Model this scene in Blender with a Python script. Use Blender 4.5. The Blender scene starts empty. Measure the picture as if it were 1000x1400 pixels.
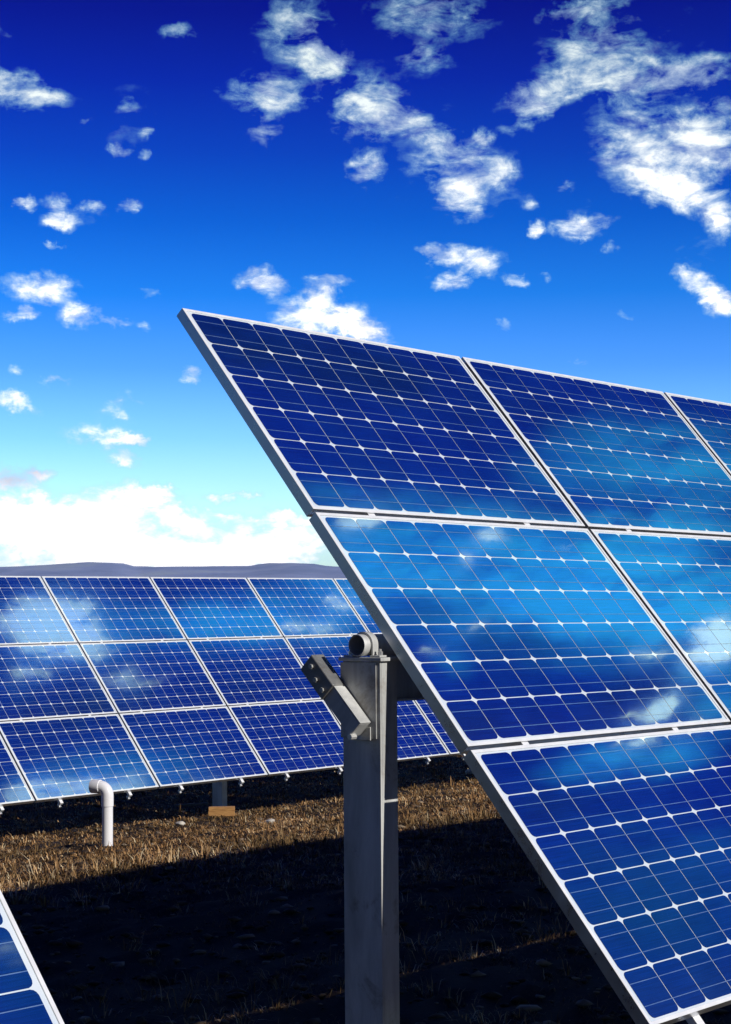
import bpy, math, random
import numpy as np
from mathutils import Matrix, Vector
random.seed(7); rng = np.random.default_rng(11)
sc = bpy.context.scene
col = sc.collection
rad = math.radians

# ---------------------------------------------------------------- geometry of the place (metres)
S = 0.1585                       # pitch of one solar cell
F = 2470.67                      # focal length in photo pixels (1000 wide)
GX, GY = 0.4783, 0.3138          # spacing between neighbouring panels, in cells
def ortho(A):
    U, _, V = np.linalg.svd(np.array(A)); return U @ V
RF = ortho([[0.64995462, 0.48814048, -0.58247564], [0.75996223, -0.42155344, 0.49472226], [-0.00405065, -0.7642065, -0.64495893]])
TF = np.array([-0.63243266, 6.48415679, 1.0833837])
RB = ortho([[0.65092091, 0.4990127, -0.57209115], [0.759134, -0.42371013, 0.49415108], [0.00418685, -0.75594712, -0.65461929]])
TB = np.array([-4.735457, 19.25067854, 0.40457244])
W = np.array([[9.99971876e-01, -7.49978907e-03, 0.0], [4.12196842e-04, 5.49595790e-02, 9.98488495e-01], [-7.48845310e-03, -9.98460414e-01, 5.49611247e-02]])
UD = np.array([RF[0, 0], RF[1, 0], 0.0]); UD /= np.linalg.norm(UD)      # along the rows
HD = np.array([UD[1], -UD[0], 0.0])                                     # level, towards the sun side
SUN_EL = rad(28.5)
sd = HD + 0.070 * UD; sd /= np.linalg.norm(sd)
SUN = np.array([sd[0] * math.cos(SUN_EL), sd[1] * math.cos(SUN_EL), math.sin(SUN_EL)])
def PF(u, v, w=0.0): return RF @ np.array([u * S, v * S, w * S]) + TF
def PB(u, v, w=0.0): return RB @ np.array([u * S, v * S, w * S]) + TB
def ray(x, y): return W @ np.array([(x - 500) / F, (y - 700) / F, 1.0])

def ghash(x, y):
    return (0.020 * np.sin(x * .9 + 0.6 * y) + 0.012 * np.sin(2.1 * y - 1.1 * x + 1.3) + 0.006 * np.sin(6.1 * x + 4.3 * y) + 0.008 * np.sin(13.7 * y - 9.9 * x + 2.0) + 0.007 * np.sin(17.3 * x + 8.9 * y))
def ground_z(x, y):
    x = np.asarray(x, float); y = np.asarray(y, float)
    t = -(x * HD[0] + y * HD[1]) - 3.9
    r = np.hypot(x, y)
    q = np.clip((t - 5.5) / 6.0, 0, 1); base = -1.92 - 0.40 * q * q * (3 - 2 * q) - .004 * np.clip(t - 11.5, 0, 40)
    return base + ghash(x, y) * np.exp(-(r / 60.0) ** 2)
def hit(x, y):
    r = ray(x, y); k = 5.0
    for _ in range(80): k = 0.5 * k + 0.5 * float(ground_z(r[0] * k, r[1] * k)) / r[2]
    return r * k

# ---------------------------------------------------------------- helpers
def set_props(o, label=None, cat=None, group=None, kind=None):
    if label: o['label'] = label
    if cat: o['category'] = cat
    if group: o['group'] = group
    if kind: o['kind'] = kind
    return o
def mesh_obj(name, verts, faces, mats, parent=None, smooth=False, midx=None):
    me = bpy.data.meshes.new(name); me.from_pydata([tuple(map(float, v)) for v in verts], [], faces); me.update()
    for m in (mats if isinstance(mats, (list, tuple)) else [mats]): me.materials.append(m)
    if midx is not None: me.polygons.foreach_set('material_index', midx)
    if smooth: me.polygons.foreach_set('use_smooth', [True] * len(me.polygons))
    o = bpy.data.objects.new(name, me); col.objects.link(o)
    if parent: o.parent = parent
    return o
def empty(name, M, label=None, cat=None, group=None):
    o = bpy.data.objects.new(name, None); o.empty_display_size = .1; col.objects.link(o); o.matrix_world = M
    return set_props(o, label, cat, group)
def copy_tree(o, parent=None):
    c = o.copy(); col.objects.link(c)
    if parent is not None:
        c.parent = parent; c.matrix_parent_inverse = o.matrix_parent_inverse.copy()
    for ch in KIDS.get(o.name, []): copy_tree(ch, c)
    return c
KIDS = {}
def reg(parent, *kids): KIDS.setdefault(parent.name, []).extend(kids)
class MB:
    def __init__(s): s.v = []; s.f = []; s.m = []
    def box(s, x0, x1, y0, y1, z0, z1, bev=0.0, m=0):
        import itertools
        b = min(bev, (x1 - x0) / 2.2, (y1 - y0) / 2.2, (z1 - z0) / 2.2)
        if b <= 0:
            n = len(s.v); s.v += [(x, y, z) for z in (z0, z1) for y in (y0, y1) for x in (x0, x1)]
            fs = [(0, 2, 3, 1), (4, 5, 7, 6), (0, 1, 5, 4), (2, 6, 7, 3), (0, 4, 6, 2), (1, 3, 7, 5)]
            s.f += [tuple(n + i for i in f) for f in fs]; s.m += [m] * 6; return s
        import bmesh
        bm = bmesh.new(); bmesh.ops.create_cube(bm, size=1)
        for v in bm.verts: v.co = Vector(((x0 + x1) / 2 + v.co.x * (x1 - x0), (y0 + y1) / 2 + v.co.y * (y1 - y0), (z0 + z1) / 2 + v.co.z * (z1 - z0)))
        bmesh.ops.bevel(bm, geom=list(bm.edges), offset=b, segments=2, affect='EDGES', profile=.5)
        n = len(s.v); s.v += [tuple(v.co) for v in bm.verts]; bm.verts.index_update()
        for f in bm.faces: s.f.append(tuple(n + v.index for v in f.verts)); s.m.append(m)
        bm.free(); return s
    def tube(s, pts, r, seg=20, cap0=True, cap1=True, rr=None, m=0, axis=None):
        pts = [np.array(p, float) for p in pts]; n0 = len(s.v); N = len(pts)
        prev = None
        for i, p in enumerate(pts):
            t = (pts[min(i + 1, N - 1)] - pts[max(i - 1, 0)]) if axis is None else np.array(axis, float); t /= np.linalg.norm(t)
            if prev is None:
                a = np.array([0, 0, 1.]) if abs(t[2]) < .9 else np.array([1., 0, 0])
                a = a - t * (a @ t)
            else: a = prev - t * (prev @ t)
            a /= np.linalg.norm(a); prev = a; b = np.cross(t, a); q = rr[i] if rr else r
            for k in range(seg):
                c = 2 * math.pi * k / seg; s.v.append(tuple(p + q * (a * math.cos(c) + b * math.sin(c))))
        for i in range(N - 1):
            for k in range(seg):
                k2 = (k + 1) % seg; s.f.append((n0 + i * seg + k, n0 + i * seg + k2, n0 + (i + 1) * seg + k2, n0 + (i + 1) * seg + k)); s.m.append(m)
        if cap0: s.f.append(tuple(n0 + k for k in range(seg))[::-1]); s.m.append(m)
        if cap1: s.f.append(tuple(n0 + (N - 1) * seg + k for k in range(seg))); s.m.append(m)
        return s
    def hollow(s, p0, p1, r, th, seg=28):
        p0 = np.array(p0, float); p1 = np.array(p1, float); d = p1 - p0; ln = np.linalg.norm(d); d /= ln
        pts = [p0 + d * .12, p0, p0, p0, p1]
        # inside wall, rim, outside wall
        s.tube([p0 + d * min(.60, ln * .9), p0 + d * .002, p0, p0 + d * .0001, p0 + d * .002, p1], r, seg, cap0=True, cap1=True, axis=d, rr=[r - th, r - th, r - th + .0008, r - .0008, r, r])
        return s
    def build(s, name, mats, parent=None, smooth=False): return mesh_obj(name, s.v, s.f, mats, parent, smooth, s.m)
def auto_smooth(o, ang=35):
    me = o.data; me.polygons.foreach_set('use_smooth', [True] * len(me.polygons))
    me.set_sharp_from_angle(angle=rad(ang)); return o

# ---------------------------------------------------------------- materials
def mat(name):
    m = bpy.data.materials.new(name); m.use_nodes = True
    nt = m.node_tree; b = nt.nodes['Principled BSDF']; return m, nt, b
def N(nt, t, **kw):
    n = nt.nodes.new(t)
    for k, v in kw.items():
        if k.startswith('i_'):
            key = k[2:]; key = int(key) if key.isdigit() else key
            n.inputs[key].default_value = v
        else: setattr(n, k, v)
    return n
def L(nt, a, b): nt.links.new(a, b)
def noise(nt, vec, scale, detail=4, rough=.55, dist=0.0, sc3=None, dims='3D'):
    if sc3 is not None:
        mp = N(nt, 'ShaderNodeMapping'); mp.inputs['Scale'].default_value = sc3; L(nt, vec, mp.inputs[0]); vec = mp.outputs[0]
    n = N(nt, 'ShaderNodeTexNoise', noise_dimensions=dims)
    n.inputs['Scale'].default_value = scale; n.inputs['Detail'].default_value = detail
    n.inputs['Roughness'].default_value = rough; n.inputs['Distortion'].default_value = dist
    L(nt, vec, n.inputs['Vector']); return n.outputs[0]
def ramp(nt, fac, stops, interp='LINEAR'):
    r = N(nt, 'ShaderNodeValToRGB'); e = r.color_ramp.elements; r.color_ramp.interpolation = interp
    while len(e) < len(stops): e.new(.5)
    for i, (p, c) in enumerate(stops): e[i].position = p; e[i].color = (*c, 1) if len(c) == 3 else c
    L(nt, fac, r.inputs[0]); return r.outputs[0]
def mrange(nt, val, a, b, c=0, d=1, smooth=False):
    n = N(nt, 'ShaderNodeMapRange'); n.interpolation_type = 'SMOOTHSTEP' if smooth else 'LINEAR'
    for i, x in enumerate((a, b, c, d)): n.inputs[1 + i].default_value = x
    L(nt, val, n.inputs[0]); return n.outputs[0]
def mix(nt, fac, a, b, mode='MIX'):
    n = N(nt, 'ShaderNodeMix', data_type='RGBA', blend_type=mode)
    for k, x in ((0, fac), (6, a), (7, b)):
        if hasattr(x, 'links'): L(nt, x, n.inputs[k])
        else: n.inputs[k].default_value = x if k == 0 else (*x, 1)
    return n.outputs[2]
def bump(nt, b, h, strength=.3, dist=.01, coat=False):
    n = N(nt, 'ShaderNodeBump'); n.inputs['Strength'].default_value = strength; n.inputs['Distance'].default_value = dist
    L(nt, h, n.inputs['Height']); L(nt, n.outputs[0], b.inputs['Normal'])
    if coat: L(nt, n.outputs[0], b.inputs['Coat Normal'])
COAT_IOR = 1.8
def m_cells():
    m, nt, b = mat('monocrystalline_cell')
    tc = N(nt, 'ShaderNodeTexCoord'); g = N(nt, 'ShaderNodeNewGeometry')
    streak = noise(nt, tc.outputs['Object'], 1, 5, .6, 0, (5, 260, 1))
    cloud = noise(nt, tc.outputs['Object'], 3.5, 3)
    c = mix(nt, mrange(nt, streak, .3, .7), (.003, .075, .50), (.010, .165, .88))
    hsv = N(nt, 'ShaderNodeHueSaturation'); L(nt, c, hsv.inputs['Color'])
    L(nt, mrange(nt, g.outputs['Random Per Island'], 0, 1, .92, 1.06), hsv.inputs['Value'])
    L(nt, mrange(nt, g.outputs['Random Per Island'], 0, 1, .497, .503), hsv.inputs['Hue'])
    b.inputs['Roughness'].default_value = .07
    so_ = N(nt, 'ShaderNodeSeparateXYZ'); L(nt, tc.outputs['Object'], so_.inputs[0])
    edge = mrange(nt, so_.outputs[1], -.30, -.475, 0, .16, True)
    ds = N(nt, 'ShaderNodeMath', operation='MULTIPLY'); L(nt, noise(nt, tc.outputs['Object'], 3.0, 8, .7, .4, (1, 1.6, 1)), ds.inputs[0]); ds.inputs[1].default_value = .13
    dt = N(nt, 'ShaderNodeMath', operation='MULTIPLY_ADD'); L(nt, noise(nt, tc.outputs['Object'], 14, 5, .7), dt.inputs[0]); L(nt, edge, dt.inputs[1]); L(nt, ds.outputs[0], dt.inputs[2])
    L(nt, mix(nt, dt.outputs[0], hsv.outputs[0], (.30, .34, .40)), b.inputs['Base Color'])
    L(nt, mrange(nt, cloud, .3, .7, .84, .90), b.inputs['Metallic'])
    b.inputs['Coat Weight'].default_value = 1; b.inputs['Coat IOR'].default_value = COAT_IOR
    L(nt, mrange(nt, noise(nt, tc.outputs['Object'], 9, 5), .35, .8, .012, .06), b.inputs['Coat Roughness'])
    n2 = N(nt, 'ShaderNodeBump'); n2.inputs['Strength'].default_value = .06; n2.inputs['Distance'].default_value = .004
    L(nt, noise(nt, tc.outputs['Object'], 4, 2), n2.inputs['Height']); L(nt, n2.outputs[0], b.inputs['Normal'])
    return m
def m_backsheet():
    m, nt, b = mat('white_backsheet'); tc = N(nt, 'ShaderNodeTexCoord')
    L(nt, ramp(nt, noise(nt, tc.outputs['Object'], 6), [(.3, (.62, .70, .78)), (.7, (.74, .80, .86))]), b.inputs['Base Color'])
    b.inputs['Roughness'].default_value = .6; b.inputs['Coat Weight'].default_value = 1; b.inputs['Coat IOR'].default_value = COAT_IOR; b.inputs['Coat Roughness'].default_value = .02
    return m
def m_ribbon():
    m, nt, b = mat('busbar_ribbon')
    tc = N(nt, 'ShaderNodeTexCoord')
    L(nt, ramp(nt, noise(nt, tc.outputs['Object'], 20), [(.3, (.16, .30, .55)), (.7, (.34, .48, .70))]), b.inputs['Base Color'])
    b.inputs['Metallic'].default_value = .6; b.inputs['Roughness'].default_value = .35
    b.inputs['Coat Weight'].default_value = 1; b.inputs['Coat Roughness'].default_value = .02
    return m
def m_metal(name, c0, c1, metallic, rough, grain=1.0, streak=(1, 1, 1), b_s=.1, wear=None):
    m, nt, b = mat(name); tc = N(nt, 'ShaderNodeTexCoord')
    f = noise(nt, tc.outputs['Object'], 14 * grain, 8, .65, .3, streak)
    c = mix(nt, mrange(nt, f, .3, .72), c0, c1)
    if wear:
        w = mrange(nt, noise(nt, tc.outputs['Object'], 5, 10, .72, .6), .56, .70); c = mix(nt, w, c, wear)
    L(nt, c, b.inputs['Base Color']); b.inputs['Metallic'].default_value = metallic
    L(nt, mrange(nt, f, .2, .8, rough - .1, rough + .12), b.inputs['Roughness'])
    bump(nt, b, noise(nt, tc.outputs['Object'], 60 * grain, 5), b_s, .002)
    return m
M_CELL, M_BACK, M_RIB = m_cells(), m_backsheet(), m_ribbon()
M_ALU = m_metal('anodised_aluminium', (.74, .75, .77), (.86, .87, .88), .15, .45, 1, (1, 1, 1), .06)
M_GALV = m_metal('galvanised_steel', (.34, .35, .35), (.78, .79, .77), .12, .5, .6, (1, 1, .16), .25, (.30, .27, .24))
M_BOLT = m_metal('bolt_zinc', (.6, .6, .6), (.8, .8, .78), .6, .35)
M_PVC = m_metal('white_pvc', (.80, .80, .84), (.88, .88, .90), 0, .4, .6, (1, 1, .3), .05, (.62, .58, .52))
M_SIDE = m_metal('shade_toned_aluminium', (.50, .51, .53), (.66, .67, .69), .85, .30, 1, (1, 1, 1), .08)  # frame aluminium again, darkened and more metallic: gap shade put into the material
M_DARK = m_metal('weathered_dark_steel', (.12, .125, .13), (.34, .34, .33), .3, .5, .8, (1, 1, 1), .3, (.12, .08, .05))
M_BOLTG = m_metal('dull_bolt', (.35, .35, .34), (.5, .5, .48), .4, .45)
M_BLACK = m_metal('black_plastic', (.012, .012, .012), (.03, .03, .03), 0, .5)
M_CONC = m_metal('rough_concrete', (.10, .10, .10), (.2, .19, .18), 0, .9, 1, (1, 1, 1), .5)
def m_wood():
    m, nt, b = mat('fresh_timber'); tc = N(nt, 'ShaderNodeTexCoord')
    f = noise(nt, tc.outputs['Object'], 8, 6, .6, 1.0, (1, 12, 12))
    L(nt, ramp(nt, f, [(.3, (.26, .12, .04)), (.62, (.50, .27, .09)), (.8, (.60, .36, .15))]), b.inputs['Base Color']); b.inputs['Roughness'].default_value = .7; return m
M_WOOD = m_wood()
def m_stone():
    m, nt, b = mat('pale_stone'); tc = N(nt, 'ShaderNodeTexCoord')
    f = noise(nt, tc.outputs['Object'], 12, 6); L(nt, ramp(nt, f, [(.3, (.42, .38, .32)), (.7, (.66, .62, .55))]), b.inputs['Base Color'])
    b.inputs['Roughness'].default_value = .9; bump(nt, b, f, .5, .01); return m
M_STONE = m_stone()
def m_ground():
    m, nt, b = mat('dark_soil'); g = N(nt, 'ShaderNodeNewGeometry'); P = g.outputs['Position']
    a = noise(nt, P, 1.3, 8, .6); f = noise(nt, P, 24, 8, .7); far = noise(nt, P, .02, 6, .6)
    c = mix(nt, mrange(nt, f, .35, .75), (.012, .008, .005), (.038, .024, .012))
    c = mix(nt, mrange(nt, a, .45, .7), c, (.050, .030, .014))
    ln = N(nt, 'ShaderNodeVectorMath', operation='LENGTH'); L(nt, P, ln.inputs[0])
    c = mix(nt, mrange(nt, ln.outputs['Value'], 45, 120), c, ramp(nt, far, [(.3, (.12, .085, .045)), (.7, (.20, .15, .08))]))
    L(nt, c, b.inputs['Base Color']); b.inputs['Roughness'].default_value = .95; b.inputs['Specular IOR Level'].default_value = .15
    bump(nt, b, f, .8, .03); return m
def m_grass():
    m, nt, b = mat('dry_grass'); at = N(nt, 'ShaderNodeAttribute', attribute_name='tint')
    g = N(nt, 'ShaderNodeNewGeometry')
    pn = noise(nt, g.outputs['Position'], .9, 4)
    c = ramp(nt, at.outputs['Fac'], [(0, (.035, .022, .010)), (.35, (.21, .105, .038)), (.7, (.47, .265, .11)), (.93, (.74, .50, .26)), (1, (.80, .66, .42))])
    c = mix(nt, mrange(nt, pn, .40, .70), c, (.12, .075, .028), 'MIX')
    L(nt, c, b.inputs['Base Color']); b.inputs['Roughness'].default_value = .75; b.inputs['Specular IOR Level'].default_value = .2
    return m
def m_hill():
    m, nt, b = mat('haze_tinted_heath'); g = N(nt, 'ShaderNodeNewGeometry'); P = g.outputs['Position']
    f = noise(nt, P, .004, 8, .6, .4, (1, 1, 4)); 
    L(nt, ramp(nt, f, [(.3, (.17, .22, .38)), (.5, (.26, .31, .50)), (.7, (.36, .43, .50))]), b.inputs['Base Color']); b.inputs['Roughness'].default_value = 1  # bluish, lightened tones: distance haze put into the hill colour
    b.inputs['Specular IOR Level'].default_value = 0; return m

# ---------------------------------------------------------------- solar panel
OX, OY = 5 + .165, 3 + .11       # half outer size, in cells
def build_panel(M):
    root = empty('solar_panel', M)
    hx, hy = OX * S, OY * S
    prof = [(0, -.037), (0, .0022), (.0009, .003), (.0116, .003), (.0122, .0024), (.0122, -.005), (.0022, -.005), (.0022, -.035), (.022, -.035), (.022, -.037)]
    V = []; Fc = []
    for sx, sy in ((-1, -1), (1, -1), (1, 1), (-1, 1)):
        for d, z in prof: V.append((sx * (hx - d), sy * (hy - d), z))
    n = len(prof)
    for k in range(4):
        k2 = (k + 1) % 4
        for i in range(n):
            j = (i + 1) % n; Fc.append((k * n + i, k2 * n + i, k2 * n + j, k * n + j))
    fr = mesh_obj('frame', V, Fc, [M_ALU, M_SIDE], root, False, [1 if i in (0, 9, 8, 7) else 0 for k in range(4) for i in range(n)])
    e = .0125
    bs = MB().box(-hx + e, hx - e, -hy + e, hy - e, -.0045, 0).build('backsheet', M_BACK, root)
    V = []; Fc = []; g = .0125; ch = .105
    for j in range(6):
        for i in range(10):
            cx, cy = (i - 4.5) * S, (j - 2.5) * S; h = (.5 - g) * S; c = ch * S
            pts = []
            for qx, qy in ((1, 1), (-1, 1), (-1, -1), (1, -1)):
                a = [(qx * h, qy * (h - c)), (qx * (h - .18 * c), qy * (h - .50 * c)), (qx * (h - .50 * c), qy * (h - .18 * c)), (qx * (h - c), qy * h)]
                if qx * qy < 0: a = a[::-1]
                pts += a
            n = len(V); V += [(cx + x, cy + y, .0012) for x, y in pts]; Fc.append(tuple(range(n, n + 16)))
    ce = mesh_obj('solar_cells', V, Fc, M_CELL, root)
    mb = MB()
    for j in range(6):
        for o in (-.235, .235):
            y = (j - 2.5 + o) * S; mb.box(-4.985 * S, 4.985 * S, y - .0011, y + .0011, .0013, .0017)
    rb = mb.build('busbars', M_RIB, ce)
    jb = MB().box(-.06, .06, hy - .16, hy - .07, -.026, -.0047, .004).build('junction_box', M_BLACK, root)
    reg(root, fr, bs, ce, jb); reg(ce, rb)
    return root
def panel_matrix(R, T, c, r, u0=0.0):
    p = R @ np.array([(u0 + c * (10 + GX) + 5) * S, (r * (6 + GY) + 3) * S, 0]) + T
    # tiny mounting tolerances of each panel
    ax = Vector((rng.normal(0, .0006), rng.normal(0, .0006), 0))
    X, Y, Z = R[:, 0], -R[:, 1], -R[:, 2]
    M3 = Matrix([[X[i], Y[i], Z[i]] for i in range(3)])
    M3 = M3 @ Matrix.Rotation(ax.x, 3, 'X') @ Matrix.Rotation(ax.y, 3, 'Y')
    return Matrix.Translation(Vector(p)) @ M3.to_4x4()
proto = None
LIGHT_BLOCK = {}
def add_light_blocks(o, row):  # added strips in the joints that keep threads of sunlight off the ground
    hx, hy = OX * S, OY * S; g = GX * S - .33 * S; gy_ = GY * S - .22 * S
    for k, bx in (('c', (hx + .0005, hx + g - .0005, -hy, hy, -.034, -.029)), ('r', (-hx, hx, -hy - gy_ + .0005, -hy - .0005, -.034, -.029))):
        if k == 'r' and not row: continue
        if k not in LIGHT_BLOCK: LIGHT_BLOCK[k] = MB().box(*bx).build('gap_light_block', M_BLACK, o)
        else:
            c = LIGHT_BLOCK[k].copy(); col.objects.link(c); c.parent = o
def place_panel(M, label, group):
    global proto
    if proto is None: proto = build_panel(M); o = proto
    else:
        o = copy_tree(proto); o.matrix_world = M
    set_props(o, label, 'solar panel', group); return o
ROW = ['top', 'middle', 'bottom']
G_F = 'panels of the large near array'
front_labels = {
 (0, 0): 'dark blue solar panel at the upper left corner of the large near array',
 (1, 0): 'solar panel next right of the upper left corner panel in the near array',
 (2, 0): 'solar panel cut by the right picture edge in the near array top row',
 (0, 1): 'bright blue solar panel with cloud reflections at the left end of the near middle row',
 (1, 1): 'bright blue solar panel cut by the right picture edge in the near middle row',
 (0, 2): 'dark teal solar panel at the lower left corner of the large near array'}
for c in range(11):
    for r in range(3):
        lb = front_labels.get((c, r), 'solar panel of the near array beyond the right picture edge')
        pn_ = place_panel(panel_matrix(RF, TF, c, r), lb, G_F)
        add_light_blocks(pn_, r == 0 and c > 0)
U_N = -12.54 - 10
for c in range(2):
    for r in range(3):
        lb = 'solar panel showing only its corner frame at the lower left picture corner' if (c == 0 and r == 2) else 'solar panel of the neighbouring array beyond the left picture edge'
        place_panel(panel_matrix(RF, TF, -c, r, U_N), lb, 'panels of the neighbouring array at the lower left')
ordn = ['first', 'second', 'third', 'fourth', 'fifth']
G_B = 'panels of the far array behind'
for c in range(-1, 7):
    for r in range(3):
        if r == 2 and c == -1: lb = 'solar panel sliver at the left picture edge in the far array bottom row'
        elif c < 0 or c > 4: lb = 'far array solar panel out of sight beyond the picture edge or near array'
        else:
            if r == 2: lb = ['far bottom row solar panel directly above the white vent pipe', 'far bottom row solar panel next right of the one above the white pipe', 'far bottom row solar panel left of the steel post, partly behind its brace', 'far bottom row solar panel seen just right of the steel post', 'far bottom row solar panel sliver between two frames at the near array edge'][c]
            elif r == 0: lb = ['far top row solar panel at the left picture edge with a pale cloud reflection', 'far top row solar panel second from the left, under the hill', 'bright blue far top row solar panel third from the left', 'far top row solar panel fourth from the left, above and left of the tube end', 'far top row solar panel sliver cut off by the near array frame'][c]
            else: lb = ['far middle row solar panel at the left picture edge', 'far middle row solar panel second from the left', 'far middle row solar panel third from the left, left of the brace', 'far middle row solar panel behind the post head and brace', 'far middle row solar panel sliver right of the post beside the near frame'][c]
        place_panel(panel_matrix(RB, TB, c, r), lb, G_B)

# ---------------------------------------------------------------- mounting rails under the panels
def frameM(R, T, u, v=0.0, w=0.0):
    p = R @ np.array([u * S, v * S, w * S]) + T
    return Matrix.Translation(Vector(p)) @ Matrix([[R[i, 0], -R[i, 1], -R[i, 2]] for i in range(3)]).to_4x4()
def build_rail(M):
    root = empty('mounting_rail', M)
    L1 = -18.98 * S; z1 = -.0385; z0 = -.066
    b = MB().box(-.019, .019, L1, .25 * S, z0, z1, .002).build('rail', M_ALU, root)
    k = MB().box(-.014, .014, L1 - .012, L1 + .030, -.105, -.083, .003).build('end_bracket', M_BOLT, root)
    bt = MB().tube([(0, L1 + .012, -.067), (0, L1 + .012, -.083)], .006, 10).build('bolt', M_BOLT, root)
    c1 = []
    for v in (6 + GY / 2, 12 + 1.5 * GY):
        y = -v * S
        c1.append(MB().box(-.018, .018, y - .0068, y + .0068, -.036, -.002, .001).build('clamp', M_ALU, root))
    reg(root, b, k, bt, *c1); return root
rp = None
def place_rail(R, T, u, label, group):
    global rp
    M = frameM(R, T, u)
    if rp is None: rp = build_rail(M); o = rp
    else: o = copy_tree(rp); o.matrix_world = M
    set_props(o, label, 'mounting rail', group)
for c in range(11):
    for k, u in enumerate((1.75, 7.62)):
        lb = 'aluminium rail whose bright end sticks out below the near array lower left panel' if (c == 0 and k == 0) else ('aluminium rail under the near array showing in the gaps left of the column joint' if c == 0 else 'aluminium rail hidden under the near array towards the right')
        place_rail(RF, TF, c * (10 + GX) + u, lb, 'rails under the near array')
for c in range(2):
    for u in (1.75, 7.62): place_rail(RF, TF, U_N - c * (10 + GX) + u, 'aluminium rail under the neighbouring array at the lower left', 'rails under the neighbouring array')
far_r = {(-1, 1): 'rail end under the far array at the left picture edge', (0, 0): 'rail end under the far array just left of the white pipe', (0, 1): 'rail end under the far array just right of the white pipe',
 (1, 0): 'rail end under the far array above the timber offcut, left one', (1, 1): 'rail end under the far array right of the timber offcut', (2, 0): 'rail end under the far array halfway between timber and post', (2, 1): 'rail end under the far array touching the left side of the steel post',
 (3, 1): 'rail end under the far array between steel post and near frame', (4, 0): 'rail end under the far array tucked against the near array corner'}
for c in range(-1, 7):
    for k, u in enumerate((1.9, 7.72)):
        place_rail(RB, TB, c * (10 + GX) + u, far_r.get((c, k), 'aluminium rail of the far array hidden from view'), 'rails under the far array')

# ---------------------------------------------------------------- tubes and posts
TU, TV, TW, TR = -.56, 9.29, .66, .0355
def pipe_thing(name, R, T, u0, u1, label):
    p0 = R @ np.array([u0 * S, TV * S, TW * S]) + T; p1 = R @ np.array([u1 * S, TV * S, TW * S]) + T
    root = empty(name, Matrix.Translation(Vector(p0)), label, 'torque tube')
    d = p1 - p0
    auto_smooth(MB().hollow((0, 0, 0), d, TR, .004, 32).build('tube_wall', M_GALV, root), 40)
    dn = d / np.linalg.norm(d)
    return root
pipe_thing('torque_tube', RF, TF, TU, 11 * (10 + GX), 'hollow steel tube with open black end resting on the near post head')
pipe_thing('torque_tube', RF, TF, U_N + 10 + .4, U_N - 10 - GX, 'hollow steel tube under the neighbouring array beyond the left picture edge')
pipe_thing('torque_tube', RB, TB, -1 * (10 + GX), 7 * (10 + GX), 'steel tube carrying the far array, hidden in its shade')

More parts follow.
